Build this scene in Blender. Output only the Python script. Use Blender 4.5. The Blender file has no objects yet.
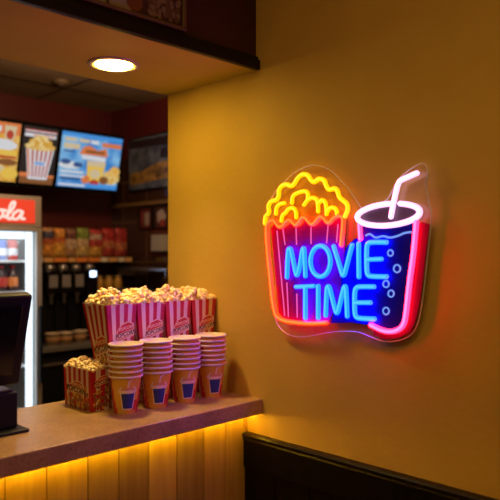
import bpy, bmesh, math, random
from mathutils import Vector, Matrix
from math import sin, cos, pi, sqrt, radians
random.seed(7)
scn = bpy.context.scene
C = scn.collection

# ------------------------------------------------------------------ camera model
EYE = 1.55; F = 650.0; HOR = 255.0
W = 1.63                      # inner face of the sign wall
ZT = 1.05                     # countertop height
def on_x(u, v, x):            # pixel -> point on a plane x = const
    r = (u-250)/F; d = x*sqrt(2)/(1+r)
    return Vector((x, d*(1-r)/sqrt(2), EYE+(HOR-v)/F*d))
def x_at(u, y):               # x of the point seen at column u on a plane y = const
    r = (u-250)/F
    return y*(1+r)/(1-r)
def y_at(u, x):
    r = (u-250)/F
    return x*(1-r)/(1+r)

# ------------------------------------------------------------------ materials
def mat(name, col, rough=.5, metal=0., emit=None, strength=0., spec=.5, coat=0.):
    m = bpy.data.materials.new(name); m.use_nodes = True
    b = m.node_tree.nodes['Principled BSDF']
    b.inputs['Base Color'].default_value = (*col, 1)
    b.inputs['Roughness'].default_value = rough
    b.inputs['Metallic'].default_value = metal
    b.inputs['Specular IOR Level'].default_value = spec
    b.inputs['Coat Weight'].default_value = coat
    if emit:
        b.inputs['Emission Color'].default_value = (*emit, 1)
        b.inputs['Emission Strength'].default_value = strength
    return m
def nodes_of(m):
    nt = m.node_tree
    return nt.nodes, nt.links, nt.nodes['Principled BSDF']
def noisy(name, c1, c2, scale=5., rough=.5, detail=4., bump=0., lo=.35, hi=.65, vec=None, metal=0., spec=.5, bscale=None, stretch=None):
    m = mat(name, c1, rough, metal, spec=spec); n, l, b = nodes_of(m)
    tc = n.new('ShaderNodeTexCoord'); src = tc.outputs['Object']
    if stretch:
        mp = n.new('ShaderNodeMapping'); mp.inputs['Scale'].default_value = stretch
        l.new(src, mp.inputs['Vector']); src = mp.outputs['Vector']
    t = n.new('ShaderNodeTexNoise'); t.inputs['Scale'].default_value = scale; t.inputs['Detail'].default_value = detail
    l.new(src, t.inputs['Vector'])
    r = n.new('ShaderNodeValToRGB')
    r.color_ramp.elements[0].position = lo; r.color_ramp.elements[0].color = (*c1, 1)
    r.color_ramp.elements[1].position = hi; r.color_ramp.elements[1].color = (*c2, 1)
    l.new(t.outputs['Fac'], r.inputs['Fac']); l.new(r.outputs['Color'], b.inputs['Base Color'])
    if bump:
        t2 = n.new('ShaderNodeTexNoise'); t2.inputs['Scale'].default_value = bscale or scale*6; t2.inputs['Detail'].default_value = 5
        l.new(src, t2.inputs['Vector'])
        bp = n.new('ShaderNodeBump'); bp.inputs['Strength'].default_value = bump; bp.inputs['Distance'].default_value = .01
        l.new(t2.outputs['Fac'], bp.inputs['Height']); l.new(bp.outputs['Normal'], b.inputs['Normal'])
    return m
def glow(name, col, s):
    return mat(name, (0.02,0.02,0.02), .6, emit=col, strength=s)

M = {}
M['wall'] = noisy('ochre_plaster', (.57,.345,.075), (.65,.405,.095), 2.2, .62, 6, .12, bscale=45, spec=.3)
M['soffit'] = noisy('tan_plaster', (.55,.45,.03), (.61,.50,.036), 3, .7, 4, .05, bscale=60, spec=.2)
M['maroon'] = noisy('maroon_paint', (.040,.005,.005), (.055,.008,.006), 4, .55, 3)
M['darktrim'] = noisy('dark_wood_trim', (.005,.002,.0016), (.011,.0045,.003), 8, .36, 5, spec=.3, stretch=(1,1,6))
M['wainscot'] = noisy('dark_stained_wood', (.0022,.001,.0008), (.006,.0022,.0014), 6, .5, 5, .05, spec=.12, stretch=(1,6,.6))
M['kceil'] = noisy('kitchen_ceiling', (.30,.20,.11), (.36,.25,.14), 2, .8, 3)
M['kwall'] = noisy('kitchen_red_wall', (.10,.010,.010), (.13,.015,.013), 3, .5, 3)
M['floor'] = noisy('brown_floor', (.10,.065,.04), (.15,.10,.06), 5, .5, 5)
M['black'] = mat('black_plastic', (.006,.006,.007), .5, spec=.25)
M['blackgloss'] = mat('black_gloss', (.006,.006,.008), .2, spec=.35)
M['darkmetal'] = mat('dark_steel', (.22,.21,.21), .4, .35)
M['steel'] = mat('brushed_steel', (.45,.45,.46), .3, .9)
M['greyframe'] = mat('grey_metal_frame', (.50,.47,.44), .4, .5)
M['white'] = mat('white_enamel', (.75,.76,.78), .35)
M['paper'] = mat('white_paper', (.75,.72,.68), .6)
M['cream'] = mat('cream_print', (.82,.66,.40), .55)
M['boxred'] = mat('red_card', (.52,.012,.020), .45)
M['boxwhite'] = mat('white_card', (.80,.66,.55), .5)
M['boxin'] = mat('card_inside', (.55,.48,.40), .7)
M['printyel'] = mat('yellow_print', (.80,.48,.08), .5)
M['printbrn'] = mat('brown_print', (.30,.13,.04), .5)
M['printink'] = mat('dark_ink', (.10,.03,.03), .5)
M['cupyel'] = noisy('cup_orange_print', (.74,.39,.04), (.78,.42,.05), 8, .42, 2)
M['cupred'] = mat('cup_red_print', (.62,.03,.02), .42)
M['cuprim'] = mat('cup_white_paper', (.80,.68,.60), .45)
M['icon_blue'] = mat('icon_navy', (.012,.028,.20), .4)
M['icon_line'] = mat('icon_cream', (.85,.66,.52), .45)
M['icon_lid'] = mat('icon_peach', (.72,.32,.14), .45)

# mottled brown stone worktop
def stone():
    m = mat('brown_stone', (.3,.2,.13), .30); n, l, b = nodes_of(m)
    tc = n.new('ShaderNodeTexCoord')
    a = n.new('ShaderNodeTexNoise'); a.inputs['Scale'].default_value = 9; a.inputs['Detail'].default_value = 8
    v = n.new('ShaderNodeTexNoise'); v.inputs['Scale'].default_value = 120; v.inputs['Detail'].default_value = 3
    l.new(tc.outputs['Object'], a.inputs['Vector']); l.new(tc.outputs['Object'], v.inputs['Vector'])
    r = n.new('ShaderNodeValToRGB'); e = r.color_ramp.elements
    e[0].position = .3; e[0].color = (.36,.215,.085,1); e[1].position = .7; e[1].color = (.54,.35,.145,1)
    l.new(a.outputs['Fac'], r.inputs['Fac'])
    r2 = n.new('ShaderNodeValToRGB'); e = r2.color_ramp.elements
    e[0].position = .33; e[0].color = (.55,.55,.55,1); e[1].position = .5; e[1].color = (1,1,1,1)
    l.new(v.outputs['Fac'], r2.inputs['Fac'])
    mx = n.new('ShaderNodeMix'); mx.data_type = 'RGBA'; mx.blend_type = 'MULTIPLY'; mx.inputs['Factor'].default_value = .8
    l.new(r.outputs['Color'], mx.inputs['A']); l.new(r2.outputs['Color'], mx.inputs['B'])
    l.new(mx.outputs['Result'], b.inputs['Base Color'])
    return m
M['stone'] = stone()
def planks():
    m = mat('honey_planks', (.5,.25,.08), .45); n, l, b = nodes_of(m)
    tc = n.new('ShaderNodeTexCoord'); mp = n.new('ShaderNodeMapping'); mp.inputs['Scale'].default_value = (14,14,1.3)
    l.new(tc.outputs['Object'], mp.inputs['Vector'])
    g = n.new('ShaderNodeNewGeometry')
    t = n.new('ShaderNodeTexNoise'); t.noise_dimensions = '4D'; t.inputs['Scale'].default_value = 2.2; t.inputs['Detail'].default_value = 6
    l.new(mp.outputs['Vector'], t.inputs['Vector'])
    mu = n.new('ShaderNodeMath'); mu.operation = 'MULTIPLY'; mu.inputs[1].default_value = 37
    l.new(g.outputs['Random Per Island'], mu.inputs[0]); l.new(mu.outputs[0], t.inputs['W'])
    r = n.new('ShaderNodeValToRGB'); e = r.color_ramp.elements
    e[0].position = .3; e[0].color = (.40,.21,.03,1); e[1].position = .72; e[1].color = (.62,.37,.055,1)
    l.new(t.outputs['Fac'], r.inputs['Fac'])
    h = n.new('ShaderNodeHueSaturation')
    ra = n.new('ShaderNodeMapRange'); ra.inputs['To Min'].default_value = .55; ra.inputs['To Max'].default_value = 1.15
    l.new(g.outputs['Random Per Island'], ra.inputs['Value']); l.new(ra.outputs['Result'], h.inputs['Value'])
    l.new(r.outputs['Color'], h.inputs['Color']); l.new(h.outputs['Color'], b.inputs['Base Color'])
    return m
M['planks'] = planks()
def tiles():
    m = mat('dark_wall_tile', (.06,.025,.015), .14); n, l, b = nodes_of(m); b.inputs['IOR'].default_value = 2.3
    tc = n.new('ShaderNodeTexCoord'); sp = n.new('ShaderNodeSeparateXYZ'); cb = n.new('ShaderNodeCombineXYZ')
    l.new(tc.outputs['Object'], sp.inputs[0]); l.new(sp.outputs['Y'], cb.inputs['X']); l.new(sp.outputs['Z'], cb.inputs['Y'])
    br = n.new('ShaderNodeTexBrick'); br.offset = 0
    br.inputs['Color1'].default_value = (.050,.022,.013,1); br.inputs['Color2'].default_value = (.075,.033,.018,1)
    br.inputs['Mortar'].default_value = (.16,.09,.04,1); br.inputs['Scale'].default_value = 1
    br.inputs['Mortar Size'].default_value = .006; br.inputs['Brick Width'].default_value = .30; br.inputs['Row Height'].default_value = .30
    l.new(cb.outputs[0], br.inputs['Vector']); l.new(br.outputs['Color'], b.inputs['Base Color'])
    return m
M['tiles'] = tiles()
def popcorn_mat():
    m = mat('popped_corn', (.9,.7,.4), .65); n, l, b = nodes_of(m)
    tc = n.new('ShaderNodeTexCoord')
    t = n.new('ShaderNodeTexNoise'); t.inputs['Scale'].default_value = 75; t.inputs['Detail'].default_value = 3
    l.new(tc.outputs['Object'], t.inputs['Vector'])
    r = n.new('ShaderNodeValToRGB'); e = r.color_ramp.elements
    e[0].position = .34; e[0].color = (.80,.46,.13,1); e[1].position = .60; e[1].color = (.93,.80,.60,1)
    x = e.new(.46); x.color = (.90,.66,.33,1)
    l.new(t.outputs['Fac'], r.inputs['Fac']); l.new(r.outputs['Color'], b.inputs['Base Color'])
    b.inputs['Subsurface Weight'].default_value = .15; b.inputs['Subsurface Radius'].default_value = (.01,.006,.003)
    return m
M['popcorn'] = popcorn_mat()
def clear(name, tint=(1,1,1), gl=.05, rough=.02):
    m = bpy.data.materials.new(name); m.use_nodes = True; nt = m.node_tree; n, l = nt.nodes, nt.links
    n.remove(n['Principled BSDF']); out = n['Material Output']
    t = n.new('ShaderNodeBsdfTransparent'); t.inputs['Color'].default_value = (*tint, 1)
    g = n.new('ShaderNodeBsdfGlossy'); g.inputs['Roughness'].default_value = rough
    x = n.new('ShaderNodeMixShader'); x.inputs['Fac'].default_value = gl
    l.new(t.outputs[0], x.inputs[1]); l.new(g.outputs[0], x.inputs[2]); l.new(x.outputs[0], out.inputs['Surface'])
    return m
M['acrylic'] = clear('clear_acrylic', (.97,.97,.98), .035, .05)
M['glass'] = clear('clear_glass', (.94,.96,.97), .06, .02)
M['acryledge'] = mat('acrylic_cut_edge', (.88,.88,.92), .3)  # white colour stands in for the edge-lit glow

# ------------------------------------------------------------------ mesh builder
class MB:
    def __init__(s, *mats):
        s.bm = bmesh.new(); s.mats = list(mats); s.cur = 0
    def use(s, m):
        if m not in s.mats: s.mats.append(m)
        s.cur = s.mats.index(m); return s
    def face(s, pts, smooth=False):
        f = s.bm.faces.new([s.bm.verts.new(p) for p in pts]); f.material_index = s.cur; f.smooth = smooth; return f
    def box(s, x0, x1, y0, y1, z0, z1, bev=0., seg=2, mtx=None):
        r = bmesh.ops.create_cube(s.bm, size=1)
        vs = r['verts']
        for v in vs:
            v.co = Vector(((x0+x1)/2+v.co.x*(x1-x0), (y0+y1)/2+v.co.y*(y1-y0), (z0+z1)/2+v.co.z*(z1-z0)))
        fs = {f for v in vs for f in v.link_faces}
        for f in fs: f.material_index = s.cur
        if bev:
            es = list({e for v in vs for e in v.link_edges})
            q = bmesh.ops.bevel(s.bm, geom=es, offset=bev, segments=seg, affect='EDGES', profile=.5)
            fs = set(q['faces']) | {f for f in fs if f.is_valid}
            for f in fs: f.material_index = s.cur
            vs = list({v for f in fs for v in f.verts})
        if mtx:
            for v in vs: v.co = mtx @ v.co
        return s
    def grid(s, fn, nu, nv, closed_u=False, smooth=True, matfn=None):
        V = [[s.bm.verts.new(fn(i/nu, j/nv)) for j in range(nv+1)] for i in range(nu if closed_u else nu+1)]
        for i in range(nu):
            for j in range(nv):
                a, b = V[i], V[(i+1) % len(V)]
                try: f = s.bm.faces.new((a[j], b[j], b[j+1], a[j+1]))
                except ValueError: continue
                f.material_index = matfn(i, j) if matfn else s.cur; f.smooth = smooth
        return s
    def lathe(s, prof, c=(0,0,0), n=32, smooth=True, close=True):
        c = Vector(c); rings = []
        for r, z in prof:
            if r < 1e-6: rings.append([s.bm.verts.new(c+Vector((0,0,z)))])
            else: rings.append([s.bm.verts.new(c+Vector((r*cos(2*pi*k/n), r*sin(2*pi*k/n), z))) for k in range(n)])
        for a, b in zip(rings, rings[1:]):
            for k in range(n):
                k2 = (k+1) % n
                if len(a) == 1 and len(b) == 1: continue
                if len(a) == 1: vs = (a[0], b[k2], b[k])
                elif len(b) == 1: vs = (a[k], a[k2], b[0])
                else: vs = (a[k], a[k2], b[k2], b[k])
                f = s.bm.faces.new(vs); f.material_index = s.cur; f.smooth = smooth
        return s
    def tube(s, pts, rad, n=10, closed=False):
        pts = [Vector(p) for p in pts]; rings = []; N = len(pts)
        up = Vector((1,0,0)); P = []
        if not closed:   # rounded ends
            t0 = (pts[0]-pts[1]).normalized(); t1 = (pts[-1]-pts[-2]).normalized()
            for a in (90, 60, 30): P.append((pts[0]+t0*rad*sin(radians(a))*.9, rad*max(cos(radians(a)), .05), -t0))
            for i, p in enumerate(pts): P.append((p, rad, (pts[min(i+1,N-1)]-pts[max(i-1,0)]).normalized()))
            for a in (30, 60, 90): P.append((pts[-1]+t1*rad*sin(radians(a))*.9, rad*max(cos(radians(a)), .05), t1))
        else:
            for i, p in enumerate(pts): P.append((p, rad, (pts[(i+1) % N]-pts[i-1]).normalized()))
        for p, r, t in P:
            a = up - t*up.dot(t)
            if a.length < 1e-4: a = Vector((0,0,1)) - t*t.z
            a.normalize(); b = t.cross(a)
            rings.append([s.bm.verts.new(p+(a*cos(2*pi*k/n)+b*sin(2*pi*k/n))*r) for k in range(n)])
        m = len(rings)
        for i in range(m if closed else m-1):
            A, B = rings[i], rings[(i+1) % m]
            for k in range(n):
                f = s.bm.faces.new((A[k], A[(k+1) % n], B[(k+1) % n], B[k])); f.material_index = s.cur; f.smooth = True
        if not closed:
            for R in (list(reversed(rings[0])), rings[-1]):
                f = s.bm.faces.new(R); f.material_index = s.cur
        return s
    def prism(s, poly, fn, h, side=None):     # poly: 2D list, fn(a, b, h) -> 3D
        A = [s.bm.verts.new(fn(a, b, 0)) for a, b in poly]; B = [s.bm.verts.new(fn(a, b, h)) for a, b in poly]
        fs = [s.bm.faces.new(A), s.bm.faces.new(list(reversed(B)))]
        for f in fs: f.material_index = s.cur
        k = s.cur if side is None else side
        n = len(poly)
        for i in range(n):
            f = s.bm.faces.new((A[i], B[i], B[(i+1) % n], A[(i+1) % n])); f.material_index = k
        return s
    def poly(s, pts2, fn, h=0.):
        f = s.bm.faces.new([s.bm.verts.new(fn(a, b, h)) for a, b in pts2]); f.material_index = s.cur; return s
    def build(s, name, parent=None, recalc=True):
        if recalc: bmesh.ops.recalc_face_normals(s.bm, faces=s.bm.faces)
        me = bpy.data.meshes.new(name); s.bm.to_mesh(me); s.bm.free()
        for m in s.mats: me.materials.append(m)
        o = bpy.data.objects.new(name, me); C.objects.link(o)
        if parent: o.parent = parent
        return o

def tag(o, label, cat, group=None, kind=None):
    o['label'] = label; o['category'] = cat
    if group: o['group'] = group
    if kind: o['kind'] = kind
    return o
def thing(name, label, cat, loc=(0,0,0), rz=0., group=None):
    o = bpy.data.objects.new(name, None); C.objects.link(o)
    o.empty_display_size = .05; o.location = loc; o.rotation_euler = (0,0,rz)
    return tag(o, label, cat, group)
def struct(o): o['kind'] = 'structure'; return o
def copy_tree(o, parent=None):
    c = o.copy(); C.objects.link(c)
    if parent: c.parent = parent
    for ch in [x for x in C.objects if x.parent == o]: copy_tree(ch, c)
    return c
def smooth_path(pts, n=6, closed=False):
    pts = [Vector(p) for p in pts]; N = len(pts); out = []
    rng = N if closed else N-1
    for i in range(rng):
        p1, p2 = pts[i], pts[(i+1) % N]
        p0 = pts[i-1] if (closed or i > 0) else p1*2-p2
        p3 = pts[(i+2) % N] if (closed or i+2 < N) else p2*2-p1
        for k in range(n):
            t = k/n
            out.append(.5*((2*p1)+(p2-p0)*t+(2*p0-5*p1+4*p2-p3)*t*t+(3*p1-p0-3*p2+p3)*t**3))
    if not closed: out.append(pts[-1])
    return out
_txt = {}
def text_polys(body, size=1., shear=0., offset=0.):
    key = (body, size, shear, offset)
    if key in _txt: return _txt[key]
    cu = bpy.data.curves.new('t', 'FONT'); cu.body = body; cu.size = size; cu.shear = shear; cu.offset = offset
    cu.align_x = 'CENTER'; cu.align_y = 'CENTER'; cu.resolution_u = 3
    ob = bpy.data.objects.new('t', cu); C.objects.link(ob)
    dg = bpy.context.evaluated_depsgraph_get(); dg.update()
    me = bpy.data.meshes.new_from_object(ob.evaluated_get(dg))
    res = ([(v.co.x, v.co.y) for v in me.vertices], [tuple(p.vertices) for p in me.polygons])
    bpy.data.objects.remove(ob); bpy.data.curves.remove(cu); bpy.data.meshes.remove(me)
    _txt[key] = res; return res
def add_text(mb, body, fn, size, h, shear=0., rot=0., at=(0,0), offset=0.):
    vs, fs = text_polys(body, size, shear, offset)
    ca, sa = cos(rot), sin(rot)
    V = [mb.bm.verts.new(fn(at[0]+a*ca-b*sa, at[1]+a*sa+b*ca, h)) for a, b in vs]
    for f in fs:
        try: q = mb.bm.faces.new([V[i] for i in f]); q.material_index = mb.cur
        except ValueError: pass

# ================================================================== SETTING
YH = 1.60                      # header face
ZS = 2.198                     # soffit underside
YE = 2.10                      # back end of sign wall / soffit
KX, KY, KZ = 2.83, 4.36, 2.665 # kitchen side wall, back wall, ceiling
struct(MB(M['floor']).box(-2.6, 3.0, -2.5, KY+.15, -.12, 0).build('floor'))
struct(MB(M['wall']).box(W, W+.14, -2.5, YE, 0, 2.9).build('wall_right'))
struct(MB(M['kwall']).box(W+.14, KX+.12, YE-.1, YE, 0, 2.9).build('wall_partition'))
mb = MB(M['maroon'], M['soffit'])
mb.use(M['maroon']).box(-2.6, W, YH, YH+.06, ZS+.012, 2.9)
mb.use(M['kwall']).box(-2.6, W, YE-.06, YE, ZS+.012, 2.9)
mb.use(M['soffit']).box(-2.6, W, YH, YE, ZS, ZS+.012)
struct(mb.build('wall_header'))
mb = MB(M['darktrim']).box(-2.6, W, YH-.022, YH, ZS-.002, ZS+.034, .004)
mb.box(-2.6, W, YH-.012, YH, ZS+.034, ZS+.046, .003)
struct(mb.build('trim_1'))
struct(MB(M['soffit']).box(-2.6, 3.0, -2.5, YH+.06, 2.9, 3.0).build('ceiling'))
mb = MB(M['kceil']).box(-2.6, KX+.12, YE-.06, KY+.12, KZ, KZ+.08)
mb.use(M['darktrim'])
for y in (2.75, 3.35, 3.95): mb.box(-2.6, KX, y-.006, y+.006, KZ-.003, KZ)
for x in (.4, 1.0, 1.6, 2.2): mb.box(x-.006, x+.006, YE, KY, KZ-.003, KZ)
struct(mb.build('ceiling.001'))
struct(MB(M['kwall']).box(-2.6, KX, KY, KY+.12, 0, KZ).build('wall_back'))
mb = MB(M['tiles']).box(KX, KX+.12, YE, KY+.12, 0, 2.28)
mb.use(M['kwall']).box(KX, KX+.12, YE, KY+.12, 2.28, KZ)
struct(mb.build('wall_side'))
struct(MB(mat('tan_rail', (.25,.14,.05), .4)).box(KX-.015, KX, YE, KY, 1.915, 1.94, .003).build('trim_4'))
# wainscot panelling
ye = 1.645
mb = MB(M['wainscot'])
y = ye
while y > -2.4:
    mb.box(W-.014, W, y-.148, y, 0.1, .90, .003); y -= .15
mb.box(W-.02, W, -2.5, ye, .80, .90, .004)
struct(mb.build('trim_2'))
mb = MB(M['darktrim'])
prof = [(0,.895),(-.021,.895),(-.024,.900),(-.022,.906),(-.027,.911),(-.028,.917),(-.024,.922),(0,.923)]
mb.prism([(a, b) for a, b in prof], lambda a, b, h: Vector((W+a, ye-h, b)), 4.1)
struct(mb.build('trim_3'))
struct(MB(M['darktrim']).box(W-.022, W, -2.5, ye, 0, .1, .004).build('baseboard_right'))

# ================================================================== COUNTER
YC, YB = 1.566, 2.035
o = MB(M['stone']).box(-2.0, W, YC, YB, ZT-.052, ZT, .004, 3).build('countertop')
tag(o, 'long brown speckled stone countertop carrying the popcorn boxes and cup stacks', 'countertop')
cb = thing('service_counter', 'honey coloured plank counter front glowing under the stone top', 'counter', (1.0,1.8,0))
def local(o, root):
    o.matrix_parent_inverse = Matrix.Translation(-Vector(root.location)); return o
yp = 1.642
seams = [W]+[x_at(u, yp) for u in (244,226,204,177,149,119,88,47)]
while seams[-1] > -1.95: seams.append(seams[-1]-.117)
mb = MB(M['planks'])
for a, b in zip(seams, seams[1:]):
    mb.box(b+.0012, a-.0012, yp, yp+.018, .08, ZT-.052, .002)
local(mb.build('front_panel', cb), cb)
local(MB(M['darktrim']).box(-2.0, W, yp+.018, 1.99, 0.02, ZT-.052).build('carcass', cb), cb)
local(MB(M['darktrim']).box(-2.0, W, yp+.03, yp+.06, 0, .08).build('toe_kick', cb), cb)
M['led'] = glow('amber_led', (1.,.60,.03), 34.)
local(MB(M['led']).box(-1.95, W-.005, 1.612, 1.622, ZT-.058, ZT-.052).build('led_strip', cb), cb)

# ================================================================== DOWNLIGHT
dl = thing('recessed_downlight', 'round glowing recessed downlight in the tan soffit above the counter', 'ceiling light', (1.232,1.885,ZS))
mb = MB(mat('light_trim', (.55,.40,.22), .35)).lathe([(.0635,-.001),(.066,-.006),(.080,-.007),(.086,-.004),(.087,0)], n=48)
mb.build('trim_ring', dl)
MB(glow('warm_lamp', (1.,.69,.10), 108.)).lathe([(0,-.013),(.03,-.0125),(.048,-.011),(.058,-.008),(.062,-.005),(.063,-.001)], n=48).build('diffuser', dl)

# ================================================================== HEADER POSTER
px1 = 1.305; pz0 = 2.252
pt = thing('framed_poster', 'framed dark popcorn poster on the maroon header above the counter', 'poster', ((px1+.55)/2, YH, pz0))
cx = pt.location.x
hw = px1-cx
mb = MB(mat('tan_frame', (.12,.06,.025), .4))
t = .012
mb.box(-hw, hw, -.014, 0, 0, t, .002); mb.box(-hw, hw, -.014, 0, .40-t, .40, .002)
mb.box(-hw, -hw+t, -.014, 0, t, .40-t, .002); mb.box(hw-t, hw, -.014, 0, t, .40-t, .002)
mb.build('frame', pt)
mb = MB(mat('poster_dark', (.05,.014,.012), .5)).box(-hw+t, hw-t, -.006, 0, t, .40-t)
fp = lambda a, b, h: Vector((a, -.0062-h, b))
mb.use(mat('poster_red', (.30,.03,.02), .5)); mb.poly([(-.22,t),(-.06,t),(-.02,.30),(-.26,.30)], fp)
mb.use(mat('poster_white', (.26,.21,.17), .5))
mb.poly([(.02,t),(.09,t),(.05,.24),(-.02,.24)], fp, .0004); mb.poly([(.10,t),(.175,t),(.15,.13),(.11,.24),(.07,.24)], fp, .0004)
mb.poly([(-.20,t),(-.17,t),(-.19,.28),(-.22,.28)], fp, .0004); mb.poly([(-.12,t),(-.09,t),(-.07,.28),(-.11,.28)], fp, .0004)
mb.use(mat('poster_orange', (.16,.045,.01), .5)); mb.poly([(.185+.03*cos(k*pi/6), .045+.03*sin(k*pi/6)) for k in range(12)], fp, .0006)
rr = random.Random(3); kc = [mat('poster_corn_a', (.20,.13,.055), .5), mat('poster_corn_b', (.11,.055,.02), .5)]
for k in range(170):
    a, b = rr.uniform(.235, hw-t-.012), t+.012+rr.random()**1.3*.16
    mb.use(kc[k % 2]); s = rr.uniform(.005,.011)
    mb.poly([(a+s*cos(q)*rr.uniform(.7,1.2), b+s*sin(q)) for q in (0,1,2,3,4,5)], fp, .0008+k*1e-6)
mb.build('print', pt)

# ================================================================== NEON SIGN
SX = W-.036                                   # tube centre plane
ns = thing('neon_sign', 'glowing sign of a popcorn box and drink cup reading MOVIE TIME on the ochre wall', 'neon sign',
           on_x(350, 260, W))
base = Vector(ns.location)
def S(u, v, dx=0.): return on_x(u, v, SX)+Vector((dx,0,0))-base
def c5(x0, y0, s, pts): return [(x0+a/s, y0+b/s) for a, b in pts]
tubes = {
 'yellow': (glow('yellow_tube', (1.,.37,.0), 2.1), glow('yellow_core', (1.,.44,.012), 2.3)),
 'orange': (glow('orange_tube', (1.,.018,.002), 6.), glow('orange_core', (1.,.012,.0015), 25.)),
 'red':    (glow('red_tube', (1.,.05,.015), 1.2), glow('red_core', (1.,.14,.05), 1.5)),
 'blue':   (glow('blue_tube', (.001,.018,1.), 21.0), glow('blue_core', (.002,.017,1.), 38.0)),
 'white':  (glow('white_tube', (1.,.50,.85), 1.7), glow('white_core', (1.,.13,.40), 14.)),
 'pink':   (glow('pink_tube', (1.,.009,.042), 13.), glow('pink_core', (1.,.005,.013), 75.)),
 'thin':   (glow('magenta_line', (1.,.10,.42), .95),),
 'ripple': (glow('ripple_line', (.16,.36,1.), .9),),
}
def neon(name, col, pix, rad=.0075, closed=False, sm=True, n=5, label=None):
    pts = [S(u, v) for u, v in pix]
    if sm: pts = smooth_path(pts, n, closed)
    mm = tubes[col]; mb = MB(*mm)
    mb.tube(pts, rad, 10, closed)
    if len(mm) > 1:
        mb.cur = 1; mb.tube([p+Vector((-rad*.68,0,0)) for p in pts], rad*.52, 8, closed)
    o = mb.build(name, ns)
    if label: o['label'] = label
    return o
k1 = lambda pts: c5(255, 160, 5, pts)
k2 = lambda pts: c5(255, 230, 4.55, pts)
k3 = lambda pts: c5(340, 160, 5, pts)
k4 = lambda pts: c5(340, 245, 5, pts)
neon('popcorn_outline', 'yellow', k1([(50,318),(53,285),(70,262),(68,232),(80,208),(105,200),(118,182),(121,150),(137,128),(160,122),(180,130),(197,118),(215,90),(240,72),(265,78),(280,100),(297,110),(320,95),(345,102),(357,130),(372,148),(400,143),(414,160),(422,185),(440,202),(460,222),(463,250),(450,282)]), label='wavy yellow tube around the popcorn heap')
for p in ([(105,270),(108,240),(124,221),(148,215)],
          [(132,305),(138,277),(155,262),(166,246),(190,240),(205,260),(206,288)],
          [(185,215),(190,182),(213,165),(250,156),(265,172),(263,192)],
          [(245,225),(262,202),(285,189),(308,198),(315,228),(316,258)],
          [(319,215),(335,201),(351,212),(357,240),(358,272)],
          [(362,258),(375,241),(395,239),(408,254),(411,272)]):
    neon('popcorn_curl', 'yellow', k1(p), .0068, label='small yellow curl tube inside the popcorn heap')
neon('box_outline', 'orange', [(326.4,322.7),(310,323.4),(294.6,322.3),(283.6,320.1),(277,315.7),(274.6,308),(272.6,296),(270.4,274),(268.2,252),(267,232)]
     + k1([(63,325),(75,309),(95,302),(108,318),(122,334),(140,329),(160,306),(180,302),(195,318),(206,325),(220,312),(236,290),(255,290),(274,314),(290,321),(305,306),(325,284),(345,290),(360,310),(375,312),(395,291),(415,279),(438,286),(442,312),(438,360),(432,425)]), .0072, label='orange red tube outlining the popcorn box')
for a, b in (((277,231),(284.7,315.5)),((283,229.5),(285,244.4)),((286.9,283),(288.4,316.5)),((296,228.5),(296.6,244.4)),((296.8,294),(297.2,317)),((311,227.5),(311,243.6)),((328,225.5),(326.6,243)),((338,224.5),(336.6,242))):
    neon('stripe_line', 'thin', [a, b], .0022, sm=False)
L = .0084
neon('letter', 'blue', [(287.1,277.3),(287.6,262),(288.4,250.5),(290,248.8),(291.5,251.5),(294,264),(296.2,274),(297.6,274.5),(299.3,269),(301.8,254),(303,249),(304.2,249.5),(304.8,260),(305.5,276.2)], L*.9, label='blue tube letter M of MOVIE')
neon('letter', 'blue', [(320.5+9.9*cos(a*pi/8), 261.2+15.3*sin(a*pi/8)) for a in range(16)], L*.9, True, label='blue tube letter O')
neon('letter', 'blue', [(333.7,246.3),(338,260),(342.2,273.5),(343.6,275),(345,272.5),(348.5,259),(352.2,245)], L*.9, label='blue tube letter V')
neon('letter', 'blue', [(358.7,243.5),(359,277)], L*.9, sm=False, label='blue tube letter I of MOVIE')
def E(top, mid, bot):
    o = neon('letter', 'blue', top+bot, L*.9)
    m2 = neon('letter_bar', 'blue', mid, L*.85, sm=False); m2.parent = o
    return o
E([(386.5,242.3),(373,242.3),(368.5,243.4),(366.9,247)], [(367.5,259.6),(381.5,259)], [(366.6,259),(367,271),(368.6,275.3),(373,276.4),(386.5,276.7)])['label'] = 'blue tube letter E of MOVIE'
t_ = neon('letter', 'blue', [(305.4,287.5),(305.5,318.2)], L*.9, sm=False, label='blue tube letter T')
neon('letter_bar', 'blue', [(296,286.8),(314,286)], L*.85, sm=False).parent = t_
neon('letter', 'blue', [(318.3,286),(318.3,318)], L*.9, sm=False, label='blue tube letter I of TIME')
neon('letter', 'blue', [(325.8,315.5),(326.3,300),(327.1,288.5),(328.4,286.6),(330,289),(333,301),(336,311.5),(337.3,312.5),(338.8,309),(342.3,294),(344.2,287.5),(345.7,287.3),(346.5,297),(347.3,316.3)], L*.9, label='blue tube letter M of TIME')
E([(374,286.7),(361,286.7),(356.6,287.8),(354.9,292)], [(355.4,302.6),(370.5,302.6)], [(354.6,303),(355,313),(356.6,317),(361,318.3),(374.5,319)])['label'] = 'blue tube letter E of TIME'
rim = []
for k in range(0, 33):
    a = radians(-68 + 340*k/32)
    x, y = 31.2*cos(a), 10.8*sin(a)
    rim.append((388.6+x, 214.6+y-x*.085))
neon('cup_rim', 'white', rim, .0085, n=3, label='white tube ellipse of the cup rim')
neon('straw', 'white', k3([(255,285),(265,232),(277,175),(290,125),(302,104),(322,93),(385,65)]), .0078, label='white bent straw tube')
neon('cup_outline', 'pink', k3([(98,322),(103,395)]), .0072, sm=False, label='short pink tube on the left side of the cup')
neon('cup_outline', 'pink', k3([(382,312),(374,400),(366,480)]) + k4([(350,170),(338,280),(328,360),(316,400),(290,424),(250,433),(205,424),(155,400)]), .0078, label='long pink tube down the right side and base of the cup')
neon('drink_surface', 'ripple', k3([(130,377),(150,371),(178,388),(215,381),(250,388),(290,379),(320,366),(355,360)]), .003)
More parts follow.
